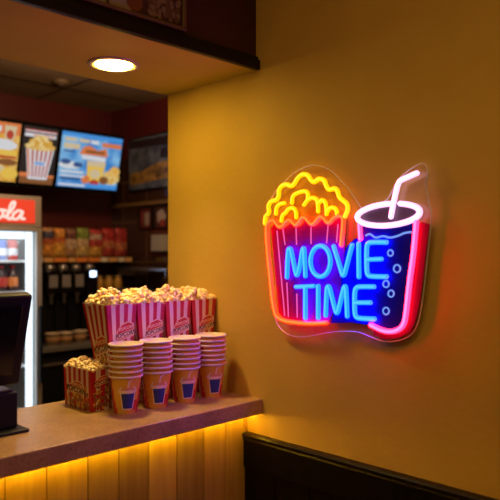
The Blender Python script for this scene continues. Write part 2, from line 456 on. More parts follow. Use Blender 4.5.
for u, v, r in ((390.4,253,2.6),(397,268.6,3.3),(386,284,2.9),(391,293.6,2.9),(386,311,3)):
    neon('bubble', 'ripple', [(u+r*cos(a*pi/5), v+r*1.15*sin(a*pi/5)) for a in range(10)], .0024, True, n=2)
# printed panels and a painted glow strip behind the tubes, then the clear backing
def SP(dx):
    def f(u, v, h): return S(u, v, dx+h)
    return f
PX = .014
redp = [(268,229),(271,224),(276,223),(281,228),(287,224),(293,222),(297,227),(303,220),(308,220),(313,226),(320,218.5),(327,222),(333,220),(338,217),(342,219),(342,250),(336,300),(326,323),(296,322),(282,319),(276,313)]
M['redpanel'] = mat('magenta_panel', (.34,.004,.11), .5, spec=.1)
M['bluepanel'] = mat('blue_panel', (.002,.002,.21), .5, spec=.1)
MB(M['redpanel']).prism(redp, SP(PX), .002).build('box_panel', ns)['label'] = 'magenta panel behind the popcorn box outline'
bl = [(345,246),(352,239),(358,236),(361,224),(373,226),(390,228),(405,225),(416,220.5),(415,250),(410,290),(405,322),(398,330),(384,331.5),(371,326),(350,323),(328,323.5),(337,300),(343,250)]
MB(M['bluepanel']).prism(bl, SP(PX-.0025), .002).build('cup_panel', ns)['label'] = 'deep blue panel behind the letters and the cup'
MB(mat('grey_panel', (.10,.07,.10), .4)).prism([(388.6+30.5*cos(a), 214.6+10.2*sin(a)-30.5*cos(a)*.085) for a in [k*pi/16 for k in range(32)]], SP(PX-.0025), .002).build('rim_panel', ns)['label'] = 'smoky panel inside the cup rim'
cr = [(416.5,223),(421,222),(427.5,224),(424,250),(419.5,290),(414.5,318),(408.5,332),(397,338.5),(382,340),(371,335),(371,328),(384,332.5),(398,331),(405.5,322.5),(410.5,290),(415.5,250)]  # crimson strip: the pink tube's glow on the backing, put into colour
MB(mat('crimson_glow_paint', (.17,.003,.045), .5, spec=.1)).prism(cr, SP(PX-.0025), .002).build('border_glow', ns)['label'] = 'crimson strip painting the glow beside the long pink tube'
outl = c5(250, 150, 2.5, [(40,190),(36,155),(48,115),(72,85),(108,52),(150,37),(190,48),(222,78),(245,105),(262,132),(278,150),(305,143),(335,122),(352,92),(365,70),(395,45),(425,32),(438,55),(432,85),(440,130),(446,165),(438,250),(427,350),(416,420),(400,458),(370,476),(330,480),(298,470),(258,456),(200,456),(130,468),(92,464),(66,445),(54,415),(45,330),(40,250)])
out3 = smooth_path([Vector((a, b, 0)) for a, b in outl], 5, True)
mb = MB(M['acrylic'], M['acryledge'])
mb.prism([(p.x, p.y) for p in out3], SP(PX+.0025), .004, side=1)
rg = MB(M['acryledge']).tube([SP(PX+.0015)(p.x, p.y, 0) for p in out3], .0013, 6, True)  # white ring painted for the light piped to the acrylic edge
bk = mb.build('backing_panel', ns); rg.build('edge_glow_ring', bk)['label'] = 'white ring painting the edge-lit glow'
bk['label'] = 'clear acrylic backing with pale cut edge'
for u, v in ((271,205),(411,168),(276,325),(414,325)):
    p = S(u, v, 0); mb = MB(M['steel'])
    mb.tube([Vector((PX-.004, p.y, p.z)), Vector((.030, p.y, p.z))], .0035, 10)
    mb.build('standoff', ns)

# ================================================================== CUPS
RB, RT, HC = .036, .0508, .117
def cup_body(top_z, icon):
    mb = MB(M['cupyel'], M['cupred'], M['cuprim'])
    N = 48
    def fn(a, t):
        th = 2*pi*a; r = RB+(RT-.001-RB)*t
        return Vector((r*cos(th), r*sin(th), HC*t))
    def mf(i, j):
        th = (i+.5)/N*360; th = th if th <= 180 else th-360     # 0 deg = towards the print
        lim = 50+j*4
        return 1 if abs(th+6) > lim else 0
    mb.grid(fn, N, 6, True, matfn=mf)
    mb.use(M['cuprim'])
    mb.lathe([(RT-.001,HC),(RT-.0016,HC-.0005),(RB-.0008,.006),(0,.006)], n=N)
    mb.lathe([(RB,0),(RB-.004,0),(RB-.005,.005),(0,.005)], n=N)
    if icon:
        def cone(a, b, h):      # a = arc metres, b = height
            b = b*1.03; a = a*1.18
            r = RB+(RT-.001-RB)*b/HC+.0003+h; th = a/.044
            return Vector((r*cos(th), r*sin(th), b))
        def patch(q, m, h, nu=8, nv=4):
            mb.use(m)
            (a0,b0),(a1,b1),(a2,b2),(a3,b3) = q
            mb.grid(lambda s, t: cone((a0+(a1-a0)*s)*(1-t)+(a3+(a2-a3)*s)*t, (b0+(b1-b0)*s)*(1-t)+(b3+(b2-b3)*s)*t, h), nu, nv, smooth=True)
        patch([(.010,.012),(.030,.012),(.034,.042),(.012,.042)], M['cupred'], .0002)
        patch([(-.0165,.014),(.0165,.014),(.0215,.073),(-.0215,.073)], M['icon_line'], .0004)
        patch([(-.0135,.018),(.0135,.018),(.018,.064),(-.018,.064)], M['icon_blue'], .0006)
        patch([(-.0245,.067),(.0245,.067),(.0245,.077),(-.0245,.077)], M['icon_line'], .0008)
        patch([(-.021,.074),(.021,.074),(.016,.083),(-.016,.083)], M['icon_lid'], .0010)
        patch([(-.0225,.0755),(-.018,.0755),(-.014,.085),(-.018,.085)], M['icon_line'], .0012, 2, 2)
        patch([(.018,.0755),(.0225,.0755),(.018,.085),(.014,.085)], M['icon_line'], .0012, 2, 2)
        patch([(-.002,.083),(.002,.083),(.005,.104),(.0015,.105)], M['icon_line'], .0012, 2, 4)
        patch([(.0015,.1015),(.004,.100),(.012,.108),(.011,.1105)], M['icon_line'], .0013, 3, 2)
    return mb.build('cup_body')
def rim_mesh():
    mb = MB(M['cuprim']); n = 10; R = .0030
    prof = [(RT+.0018+R*cos(2*pi*k/n), HC+R*1.2*sin(2*pi*k/n)) for k in range(n+1)]
    mb.lathe(prof, n=48); mb2 = mb.build('rim'); return mb2
proto = thing('paper_cup', 'x', 'paper cup')
b0 = cup_body(HC, True); b0.parent = proto
r0 = rim_mesh(); r0.parent = proto
plain = cup_body(HC, False); plain_mesh = plain.data; bpy.data.objects.remove(plain)
STK = [('leftmost stack',1.186,1.747),('second stack from left',1.302,1.742),('third stack from left',1.419,1.737),('rightmost stack beside the wall',1.535,1.732)]
ORD = ['lowest','second lowest','third from the bottom','middle','third from the top','second from the top','topmost']
PITCH = .0165
stacktop = ZT+HC+6*PITCH+.004
first = True
for si, (nm, x, y) in enumerate(STK):
    ang = math.atan2(-y, -x)+radians(9+si*4)
    for k in range(7):
        if first: o = proto; first = False
        else: o = copy_tree(proto)
        o.location = (x+random.uniform(-.0006,.0006), y+random.uniform(-.0006,.0006), ZT+k*PITCH)
        o.rotation_euler = (0,0,ang+(0 if k == 0 else random.uniform(-.4,.4)))
        o['group'] = 'stacked paper cups on the counter'
        o['label'] = ('orange paper cup with blue drink picture, lowest of the '+nm) if k == 0 else f'white rimmed paper cup, {ORD[k]} of the {nm}'
        if k:
            for ch in [c for c in C.objects if c.parent == o]:
                if ch.name.startswith('cup_body'): ch.data = plain_mesh

# ================================================================== POPCORN
def kernel(rnd):
    bm = bmesh.new()
    for k in range(rnd.randint(4, 6)):
        r = bmesh.ops.create_icosphere(bm, subdivisions=1, radius=rnd.uniform(.0055,.0085))
        d = Vector((rnd.gauss(0,1), rnd.gauss(0,1), rnd.gauss(0,1))).normalized()*rnd.uniform(.004,.0085)
        for v in r['verts']: v.co = v.co*rnd.uniform(.9,1.12)+d
    vs = [v.co.copy() for v in bm.verts]; bm.verts.index_update()
    fs = [tuple(v.index for v in f.verts) for f in bm.faces]; bm.free()
    return vs, fs
KR = random.Random(11); KER = [kernel(KR) for _ in range(8)]
def heap(name, hx, hy, dome, n, seed, root_loc, label, sc=1.):
    r = random.Random(seed); V = []; Fc = []
    for k in range(n):
        a, b = r.uniform(-1,1), r.uniform(-1,1)
        rad = max(abs(a), abs(b))*.5+.5*sqrt(a*a+b*b)/1.2
        z = dome*(1-min(rad,1.05)**2.2) * r.uniform(.25,1.0) + r.uniform(-.004,.010)
        p = Vector((a*hx, b*hy, z))
        R = Matrix.Rotation(r.uniform(0,6.28),3,'X') @ Matrix.Rotation(r.uniform(0,6.28),3,'Z')
        vs, fs = KER[r.randrange(8)]; o = len(V); s = r.uniform(.8,1.2)*sc
        V += [p+(R@v)*s for v in vs]; Fc += [tuple(i+o for i in f) for f in fs]
    # corn below the rim, so that the heap fills the box mouth
    o = len(V)
    V += [Vector((sx*hx*.95, sy*hy*.95, -.03)) for sx, sy in ((-1,-1),(1,-1),(1,1),(-1,1))] + [Vector((0,0,dome*.5))] + [Vector((sx*hx*.98, sy*hy*.98, -.004)) for sx, sy in ((-1,-1),(1,-1),(1,1),(-1,1))]
    Fc += [(o,o+1,o+2,o+3)] + [(o+5+i, o+5+(i+1) % 4, o+4) for i in range(4)] + [(o+i, o+(i+1) % 4, o+5+(i+1) % 4, o+5+i) for i in range(4)]
    me = bpy.data.meshes.new(name); me.from_pydata(V, [], Fc); me.materials.append(M['popcorn'])
    for p in me.polygons: p.use_smooth = True
    ob = bpy.data.objects.new(name, me); C.objects.link(ob); ob.location = root_loc
    return tag(ob, label, 'popcorn', 'popcorn heaped in the boxes', 'stuff')

def popcorn_box(name, tx, ty, bx, by, H, shift, seed, nx, ny, small=False):
    """open tapered carton; t = half sizes of the mouth, b = of the base, shift = base centre offset"""
    mb = MB(M['boxred'], M['boxwhite'], M['boxin'])
    def corner(sx, sy, t): return Vector((shift[0]*(1-t)+sx*(bx+(tx-bx)*t), shift[1]*(1-t)+sy*(by+(ty-by)*t), H*t))
    sides = {'front': ((-1,-1),(1,-1)), 'right': ((1,-1),(1,1)), 'back': ((1,1),(-1,1)), 'left': ((-1,1),(-1,-1))}
    fns = {}
    for nm, (A, B) in sides.items():
        def pt(s, t, h=0., A=A, B=B):
            a, b = corner(*A, t), corner(*B, t)
            p = a+(b-a)*s
            e = (corner(*B, .5)-corner(*A, .5)).normalized(); u = (corner(*A, 1)-corner(*A, 0)); nrm = e.cross(u).normalized()
            return p+nrm*h
        fns[nm] = pt
        n = nx if nm in ('front','back') else ny
        for k in range(n):
            mb.cur = 0 if k % 2 == 0 else 1
            mb.face([pt(k/n,0), pt((k+1)/n,0), pt((k+1)/n,1), pt(k/n,1)])
        mb.cur = 2
        mb.face([pt(0,1,-.0012), pt(1,1,-.0012), pt(1,.03,-.0012), pt(0,.03,-.0012)])
        mb.cur = 1
        mb.face([pt(0,1), pt(1,1), pt(1,1,-.0012), pt(0,1,-.0012)])
    mb.cur = 2; mb.face([corner(-1,-1,0), corner(-1,1,0), corner(1,1,0), corner(1,-1,0)])
    r = random.Random(seed)
    def blobs(side, region, n, size, cols):
        f = fns[side]
        for k in range(n):
            s, t = region(r)
            mb.use(cols[r.randrange(len(cols))])
            wS = size*r.uniform(.7,1.3); ratio = (2*ty if side == 'left' else 2*tx)/H
            mb.poly([(s+wS*cos(q)*r.uniform(.75,1.2), t+wS*ratio*sin(q)*r.uniform(.75,1.2)) for q in (0,.9,1.8,2.7,3.6,4.5,5.4)], lambda a, b, h: f(a, b, h), .0004+k*4e-6)
    def badge(side, cx, cy, w, h, tilt):
        f = fns[side]; q = (2*ty if side == 'left' else 2*tx)/H
        def fn(a, b, hh): return f(cx+a, cy+b*q, hh)
        ca, sa = cos(tilt), sin(tilt)
        rot = lambda P: [(a*ca-b*sa, a*sa+b*ca) for a, b in P]
        rr_ = lambda w, h, k: [(w*.5*math.copysign(abs(cos(i*pi/12))**.55, cos(i*pi/12)), h*.5*math.copysign(abs(sin(i*pi/12))**.55, sin(i*pi/12))) for i in range(24)]
        arch = lambda w, h: [(-w/2,-h/2),(w/2,-h*.42),(w/2,h*.30),(w*.25,h*.50),(-w*.12,h*.42),(-w*.40,h*.10)]
        mb.use(M['cream']); mb.poly(rot(arch(w, h)), fn, .0011)
        mb.use(M['cupred']); mb.poly(rot(arch(w*.90, h*.84)), fn, .0013)
        mb.use(M['cream']); mb.poly(rot([(-w*.42,-h*.36),(w*.43,-h*.34),(w*.43,-h*.02),(-w*.34,-h*.06)]), fn, .0015)
        mb.use(M['printink'])
        add_text(mb, 'POPCORN', fn, w*.235, .0017, .25, tilt, rot([(.02*w,-h*.20)])[0], offset=.006)
        mb.use(M['cream']); add_text(mb, 'POPCORN', fn, w*.17, .0017, .25, tilt, rot([(.10*w,h*.13)])[0], offset=.004)
    Y, B = M['printyel'], M['printbrn']
    if not small:
        blobs('left', lambda r: (r.uniform(.12,.92), r.random()**1.2*.60+.04), 120, .055, [Y, Y, M['cream'], B])
        badge('left', .52, .60, .78, .42, .18)
        badge('front', .60, .74, .72, .50, .16)
        blobs('front', lambda r: (r.uniform(.2,.95), r.uniform(.30,.60)), 45, .05, [Y, M['cream'], M['boxred']])
    else:
        blobs('left', lambda r: (r.uniform(.06,.9), r.random()*.50+.05), 110, .040, [Y, B, M['printbrn'], M['boxred']])
        badge('left', .45, .52, .62, .26, -.05)
        blobs('front', lambda r: (r.uniform(.12,.92), r.random()*.62+.05), 60, .085, [Y, B, B, M['boxred']])
        badge('front', .54, .74, .80, .42, .12)
    return mb.build('popcorn_box', recalc=False)

H1 = .338
big = popcorn_box('popcorn_box', .0588, .074, .026, .030, H1, (0,-.040), 5, 7, 9)
BX = [(1.211,'leftmost tall popcorn box'),(1.3295,'second tall popcorn box from the left'),(1.448,'third tall popcorn box from the left'),(1.5665,'rightmost tall popcorn box beside the wall')]
BY = 1.879
for k, (x, nm) in enumerate(BX):
    o = big if k == 0 else big.copy()
    if k: C.objects.link(o)
    o.location = (x, BY, ZT)
    rel = ['leftmost of four, towering over the small carton','behind the second stack from left','behind the third stack from left','beside the ochre wall behind the rightmost cups'][k]
    tag(o, 'tall red and white striped popcorn box, '+rel, 'popcorn box', 'tall popcorn boxes behind the cups')
    heap('popcorn', .053, .067, .044, 150, 20+k, (x, BY, ZT+H1-.004), 'popped corn heaped in the '+nm)
sm = popcorn_box('popcorn_box', 0.036, .086, .032, .082, .132, (0,0), 9, 4, 11, True)
sm.location = (1.136, 1.899, ZT)
tag(sm, 'small low striped popcorn carton standing left of the leftmost stack', 'popcorn box')
heap('popcorn', .031, .080, .020, 100, 31, (1.136, 1.899, ZT+.130), 'yellow popped corn filling the small low carton', .85)

# ================================================================== POS TERMINAL
pt = thing('cash_register', 'black point of sale terminal seen from behind at the left counter end', 'cash register', (.72,1.80,ZT))
mb = MB(M['black']).box(-.24, .139, -.062, .15, 0, .010, .004); mb.build('base_plate', pt)
mb = MB(M['black']).box(-.20, .120, -.028, .13, .010, .112, .006)
mb.use(mat('printer_lid', (.05,.042,.03), .35)).box(-.19, .112, -.015, .12, .111, .118, .003)
mb.use(M['blackgloss']).box(-.12, .06, -.008, .004, .118, .1185)
mb.build('printer', pt)
MB(M['paper']).grid(lambda s, t: Vector((-.10+.14*s, -.004-.018*t*t, .116+.05*t-.012*t*t)), 6, 6).build('receipt', pt)
MB(M['black']).box(-.09, .02, .05, .09, .11, .20, .01).build('stand', pt)
tilt = math.atan2(.087, .262)
mt = Matrix.Translation((0, .012, .126)) @ Matrix.Rotation(tilt, 4, 'X')
mb = MB(M['black']).box(-.235, .141, -.004, .030, 0, .277, .008, 3, mt)
mb.use(M['blackgloss']).box(-.20, .115, -.007, -.003, .035, .25, .003, 2, mt)
mb.build('screen_housing', pt)
mb = MB(mat('dark_display', (.01,.012,.02), .1)).box(-.225, .131, .029, .032, .012, .265, 0, 1, mt); mb.build('display', pt)

# ================================================================== MENU SCREENS
mtilt = math.atan2(.088, .352)
SM = Matrix.Rotation(mtilt, 4, 'X')
def screen(x0, x1, label, draw, full_w=None):
    t = thing('menu_screen', label, 'menu screen', ((x0+x1)/2, 3.95, 2.010), 0, 'menu screens above the back counter')
    w, h = x1-x0, .363
    mb = MB(M['blackgloss']).box(-w/2-.009, w/2+.009, .002, .05, -.03, h+.022, .004, 2, SM)
    mb.box(-.06, .06, .05, .36, h*.5-.03, h*.5+.03, .004)     # wall bracket
    mb.build('frame', t)
    mb = MB(M['blackgloss'])
    layer = [0]
    def fn(a, b, hh): return SM @ Vector(((a-.5)*w, -hh, b*h))
    def poly(pts, m):
        layer[0] += 1; mb.use(m); mb.poly(pts, fn, layer[0]*.00008)
    def rect(a0, a1, b0, b1, m): poly([(a0,b0),(a1,b0),(a1,b1),(a0,b1)], m)
    draw(poly, rect, w/h)
    mb.build('display', t, recalc=False)
    return t
def em(name, col, s=1.): return glow(name, col, s)
def em2(name, c1, c2, scale, s=1.):      # a mottled lit picture area
    m = glow(name, c1, s); n, l, b = nodes_of(m)
    tc = n.new('ShaderNodeTexCoord'); t = n.new('ShaderNodeTexNoise'); t.inputs['Scale'].default_value = scale
    l.new(tc.outputs['Object'], t.inputs['Vector']); r = n.new('ShaderNodeValToRGB')
    r.color_ramp.elements[0].position = .38; r.color_ramp.elements[0].color = (*c1, 1)
    r.color_ramp.elements[1].position = .62; r.color_ramp.elements[1].color = (*c2, 1)
    l.new(t.outputs['Fac'], r.inputs['Fac']); l.new(r.outputs['Color'], b.inputs['Emission Color']); return m
eb = em2('screen_sky', (.03,.22,.60), (.22,.50,.80), 9, .85); ew = em('screen_white', (.72,.74,.78), .8); ecr = em('screen_cream', (.72,.58,.36), .75)
eo = em('screen_orange', (.75,.20,.06), .8); er = em('screen_red', (.55,.05,.03), .7); ey = em('screen_yellow', (.80,.52,.08), .85)
ecorn = em2('screen_corn', (.70,.36,.04), (.85,.66,.28), 40, .8); edk = em('screen_dark', (.012,.012,.018), .6); ebr = em('screen_brown', (.28,.10,.03), .7)
enav = em('screen_navy', (.03,.10,.30), .7); ebl = em('screen_blue', (.05,.28,.72), .9); egld = em2('screen_meal', (.75,.34,.03), (.85,.55,.16), 30, .8)
circ = lambda cx, cy, rx, ry, n=16: [(cx+rx*cos(2*pi*k/n), cy+ry*sin(2*pi*k/n)) for k in range(n)]
def draw_right(P, R, asp):
    R(0,1,0,1,eb)
    R(.0,1,.93,1,ebl)
    R(.05,.24,.84,.90,ecr); R(.28,.45,.84,.90,ecr); R(.47,.60,.83,.90,ew); R(.66,.99,.80,.88,eo)
    R(.04,.30,.70,.80,ecr); R(.05,.22,.64,.67,enav)
    P([(.30,.62),(.78,.62),(.74,.78),(.60,.72),(.45,.80),(.36,.76)], eo); P([(.36,.54),(.74,.52),(.76,.60),(.34,.62)], ew); R(.40,.72,.66,.71,ebr)
    P(circ(.17,.40,.18,.07), ew); P(circ(.10,.46,.08,.05), enav); P(circ(.30,.42,.08,.05), enav)
    P([(.48,.12),(.72,.12),(.76,.52),(.44,.52)], ey); P([(.47,.42),(.73,.42),(.75,.52),(.44,.52)], ecr); P(circ(.60,.28,.09,.09), ecr)
    P(circ(.88,.24,.15,.14), ecorn); P(circ(.93,.36,.09,.10), egld); P(circ(.76,.17,.08,.08), ebr); P(circ(.45,.16,.07,.08), eo); P(circ(.60,.11,.08,.06), er)
    R(.03,.40,.26,.30,ew); R(.03,.42,.19,.22,ew); R(.03,.36,.13,.17,enav)
    R(0,1,0,.08,ebl); R(.02,.45,.02,.06,ew)
def draw_mid(P, R, asp):
    R(0,1,0,1,edk)
    R(.06,.96,.90,.95,er); R(.05,.95,.91,.93,ew); R(.05,.95,.82,.88,ew); R(.3,.9,.84,.86,eo)
    R(.02,.98,0,.14,ebr); R(0,.35,.12,.19,eo); R(.72,1,.12,.17,eo)
    P([(.25,.08),(.80,.08),(.93,.62),(.12,.62)], ew)
    for k in range(6):
        a0, a1 = (k+.15)/6, (k+.6)/6
        P([(.25+.55*a0,.12),(.25+.55*a1,.12),(.12+.81*a1,.62),(.12+.81*a0,.62)], er if k else eo)
    R(.36,.72,.33,.40,ew); R(.40,.68,.345,.385,ebl)
    P(circ(.52,.66,.45,.07), ecorn); P(circ(.52,.73,.34,.09), ecorn); P(circ(.52,.80,.20,.06), ecorn)
def draw_left(P, R, asp):
    R(0,1,0,1,egld)
    R(0,1,.80,1,eo); R(.2,.74,.84,.93,ew); P([(.80,.70),(.92,.70),(.95,.95),(.78,.95)], ecr); P(circ(.86,.80,.05,.08), er)
    P(circ(.72,.62,.26,.10), ew); R(.3,.98,.44,.54,ey); R(.4,.98,.40,.44,er); P(circ(.86,.33,.14,.06), ebr); P(circ(.70,.20,.16,.08), ecr); P(circ(.90,.14,.12,.10), ey)
    P(circ(.3,.55,.2,.15), ecr); P(circ(.2,.2,.15,.12), ey)
screen(2.136, 2.598, 'wide blue lit menu screen, nearest the dark corner', draw_right)
screen(1.871, 2.108, 'narrow lit menu screen showing one big striped popcorn box', draw_mid)
screen(1.390, 1.853, 'orange and yellow lit menu screen cut off at the left edge', draw_left)

# ================================================================== DRINKS COOLER
fx0, fx1, fy, fz = 1.10, 1.853, 3.60, 1.895
fr = thing('drinks_cooler', 'lit glass door drinks cooler with red header behind the cash register', 'drinks cooler', ((fx0+fx1)/2, fy, 0))
hw = (fx1-fx0)/2
mb = MB(M['greyframe'])
mb.box(-hw, -hw+.04, .03, .66, 0, fz, .004); mb.box(hw-.04, hw, .03, .66, 0, fz, .004)
mb.box(-hw+.04, hw-.04, .03, .66, fz-.05, fz, .002); mb.box(-hw+.04, hw-.04, .03, .66, .0, .30, .002); mb.build('cabinet', fr)
mb = MB(M['white']); mb.box(-hw+.041, hw-.041, .60, .655, .301, fz-.051); mb.build('liner', fr)
mb = MB(M['greyframe']); mb.box(-hw, hw, 0, .03, fz-.185, fz, .006); mb.build('header_frame', fr)
mb = MB(glow('header_red', (1.,.05,.018), .85)); mb.box(-hw+.03, hw-.045, -.008, 0, fz-.160, fz-.024, .003)
hs = mb.build('header_sign', fr)
mb = MB(glow('header_white', (1.,.72,.62), 1.05))
def script(x, letters, s):
    sh = .28
    G = {'C': [[(.95,.78),(.85,.98),(.55,1.0),(.2,.75),(.05,.35),(.2,.05),(.55,0),(.95,.2)]],
         'o': [[(.5,.55),(.2,.5),(.05,.25),(.2,.0),(.5,.05),(.62,.3),(.5,.55),(.75,.5)]],
         'c': [[(.6,.48),(.4,.56),(.1,.42),(.05,.15),(.25,0),(.65,.1)]],
         'a': [[(.6,.5),(.3,.55),(.05,.3),(.12,.03),(.4,.05),(.62,.5),(.6,.1),(.85,.05)]],
         'l': [[(.05,.1),(.4,.6),(.45,1.05),(.25,1.0),(.2,.4),(.3,0),(.55,.1)]],
         '-': [[(.05,.3),(.4,.34)]]}
    adv = {'C':1.0,'o':.72,'c':.66,'a':.82,'l':.5,'-':.45}
    for ch in letters:
        for st in G[ch]:
            pts = smooth_path([Vector((x+(a+b*sh)*s, -.009, fz-.140+b*s)) for a, b in st], 5)
            mb.tube(pts, s*.085, 6)
        x += adv[ch]*s
    return x
script(-.355, 'Coca-Cola', .092)
o = mb.build('lettering', hs); o['label'] = 'white script lettering'
mb = MB(M['greyframe'])
mb.box(-hw, -hw+.035, -.006, .028, .30, fz-.187, .004); mb.box(hw-.035, hw, -.006, .028, .30, fz-.187, .004)
mb.box(-hw+.035, hw-.035, -.006, .028, .30, .34, .004); mb.box(-hw+.035, hw-.035, -.006, .028, fz-.207, fz-.187, .004)
dr = mb.build('door', fr)
MB(M['glass']).box(-hw+.03, hw-.03, .006, .012, .34, fz-.207).build('glass_pane', dr)
MB(M['black']).box(hw-.026, hw-.010, -.035, -.006, .8, 1.25, .004).build('handle', dr)
M['coolled'] = glow('cool_white_led', (.80,.92,1.), 2.)
mb = MB(M['coolled']); mb.box(hw-.075, hw-.042, .035, .055, .35, fz-.21); mb.build('light_strip', fr)
mb = MB(M['coolled']); mb.box(-hw+.045, hw-.09, .035, .06, fz-.25, fz-.21); mb.build('light_strip', fr)
SHZ = (.62, .90, 1.12, 1.335, 1.52)
for z in SHZ:
    MB(M['white']).box(-hw+.042, hw-.042, .07, .60, z-.014, z, .002).build('shelf', fr)
def bottle_proto(kind):
    if kind == 'can':
        t = thing('drink_carton', 'x', 'drink', group='drinks on the upper cooler shelf')
        mb = MB(M['canbody']).lathe([(0,0),(.026,0),(.031,.006),(.031,.125),(.027,.140),(.024,.148),(0,.148)], n=20)
        mb.build('body', t)
        MB(M['white']).lathe([(.0315,.035),(.0318,.037),(.0318,.085),(.0315,.087)], n=20).build('wrap', t)
        return t
    t = thing('drink_bottle', 'x', 'bottle', group='bottles on the middle cooler shelf')
    MB(M['cola']).lathe([(0,0),(.028,0),(.032,.008),(.032,.115),(.026,.145),(.013,.178),(.012,.190),(0,.190)], n=20).build('body', t)
    MB(M['botlabel']).lathe([(.0325,.04),(.0328,.042),(.0328,.112),(.0325,.114)], n=20).build('wrap', t)
    MB(M['boxred']).lathe([(0,.205),(.014,.205),(.015,.190),(.013,.186)], n=16).build('cap', t)
    return t
M['canbody'] = mat('can_red', (.62,.08,.05), .35); M['cola'] = mat('cola', (.05,.015,.01), .15); M['botlabel'] = mat('bottle_label_red', (.62,.05,.04), .4)
PAL = [((.62,.06,.04),(.75,.75,.78)),((.75,.22,.05),(.65,.10,.06)),((.08,.13,.45),(.75,.72,.75)),((.70,.70,.72),(.55,.08,.08)),((.40,.06,.05),(.75,.60,.2))]
NMS = ['red','orange','blue','white','dark red']
def recolor(o, part, col, nm):
    for ch in [c for c in C.objects if c.parent == o and c.name.split('.')[0] == part]:
        ch.data = ch.data.copy(); ch.data.materials[0] = mat(nm, col, .35)
PLACE = ['nearest the right door edge','second from the right door edge','third from the right door edge','fourth from the right door edge','fifth from the right door edge']
protos = {}
for kind, z, order, what in (('can', 1.52, (0,2,3,1,4), 'drink can on the upper cooler shelf, '), ('bottle', 1.335, (1,0,3,0,4), 'drink bottle on the middle cooler shelf, ')):
    pr = bottle_proto(kind)
    for k in range(5):
        o = pr if k == 0 else copy_tree(pr)
        x = fx1-.115-k*.068
        o.location = (x, fy+.14, z); o.scale = (1,1,.80 if kind == 'can' else .74)
        c1, c2 = PAL[order[k]]
        if kind == 'can': recolor(o, 'body', c1, 'can_paint'); recolor(o, 'wrap', c2, 'can_wrap')
        else: recolor(o, 'wrap', c1, 'bottle_wrap')
        o['label'] = what+PLACE[k]

# ================================================================== BACK COUNTER, SHELVES
bx0, bx1, by0 = 1.90, 2.825, 3.72
bc = thing('back_counter', 'dark back counter with pale edged top under the snack shelf', 'counter', ((bx0+bx1)/2, by0, 0))
hw2 = (bx1-bx0)/2
MB(M['black']).box(-hw2, hw2, .03, .63, .0, .93).build('cabinet', bc)
MB(M['darkmetal']).box(-hw2, hw2, 0, .635, .945, .978, .004).build('worktop', bc)
for a, b in ((-hw2+.006,-.155),(-.149,.149),(.155,hw2-.006)):
    d = MB(M['black']).box(a, b, .012, .03, .10, .90, .003).build('door', bc)
    MB(M['steel']).box(a+.02, b-.02, -.006, .012, .862, .878, .003).build('handle', d)
sz = 1.535
sh = thing('wall_shelf', 'dark snack shelf with white and orange price strip below the menu screens', 'shelf', (2.33, 4.36, sz))
MB(M['darkmetal']).box(-.46, .42, -.42, 0, -.018, 0, .002).build('board', sh)
mb = MB(M['black']); mb.box(-.46, .42, -.428, -.42, -.036, .002, .002); strip = mb.build('price_rail', sh)
cols = [mat('tag_white', (.75,.68,.55), .5), mat('tag_orange', (.80,.26,.05), .5), mat('tag_peach', (.75,.42,.16), .5)]
xs = -.455
for k, (wd, c) in enumerate(((.10,0),(.06,0),(.07,2),(.10,1),(.06,2),(.09,1),(.10,1),(.06,0),(.08,2),(.06,0),(.06,2))):
    MB(cols[c]).box(xs+.003, xs+wd-.003, -.4305, -.428, -.032, -.002, .0005, 1).build('price_tag', strip); xs += wd+.001
for xx in (-.40, .36): MB(M['black']).box(xx-.01, xx+.01, -.36, 0, -.05, -.018, .003).build('bracket', sh)
def snack_bag(w, h, d, zones, name, label):
    mb = MB(*[noisy(f'{name}_foil', tuple(q*.55 for q in c), tuple(min(1,q*1.35+.03) for q in c), 32, .35, 2) for _, c in zones])
    nu, nv = 12, 16
    def prof(s, t):
        e = min(1, min(t, 1-t)/.12); return d*(max(0, 1-(2*s-1)**2)**.5)*(e**.5)
    def mf(i, j):
        t = (j+.5)/nv
        for k, (lim, _) in enumerate(zones):
            if t <= lim: return k
        return len(zones)-1
    for sgn in (-1, 1):
        mb.grid(lambda s, t, g=sgn: Vector(((s-.5)*w*(1-.06*sin(pi*t)), g*(prof(s, t)*.5+.0008)+.004*sin(9*s+5*t), t*h)), nu, nv, matfn=mf)
    # picture patch on the front
    o = mb.build('snack_bag')
    return tag(o, label, 'snack bag', 'snack bags on the wall shelf')
ue = [43.5,55,66.5,77.5,90.5,103.5,116,128.5]
BAGS = [([(.45,(.72,.30,.05)),(.62,(.45,.10,.03)),(.9,(.06,.06,.14)),(1,(.5,.25,.1))],'orange snack bag with dark blue top, beside the drinks cooler'),
 ([(.5,(.75,.40,.06)),(.7,(.55,.14,.04)),(1,(.70,.30,.05))],'orange and yellow snack bag, second from the drinks cooler'),
 ([(.3,(.45,.25,.12)),(.6,(.55,.40,.28)),(.8,(.16,.05,.04)),(1,(.22,.10,.06))],'brown and cream snack bag, between the orange and the green topped bags'),
 ([(.4,(.60,.42,.16)),(.65,(.58,.42,.26)),(1,(.22,.30,.05))],'cream snack bag with green top, in the middle of the shelf'),
 ([(.4,(.62,.34,.06)),(.65,(.40,.03,.03)),(.82,(.55,.40,.34)),(1,(.42,.03,.03))],'red snack bag with yellow base, right of the green topped bag'),
 ([(.3,(.36,.03,.02)),(.55,(.46,.15,.06)),(1,(.42,.02,.02))],'dark red snack bag, second from the right end of the shelf'),
 ([(.25,(.34,.03,.02)),(.5,(.42,.13,.05)),(1,(.36,.02,.02))],'dark red snack bag, at the right end of the shelf')]
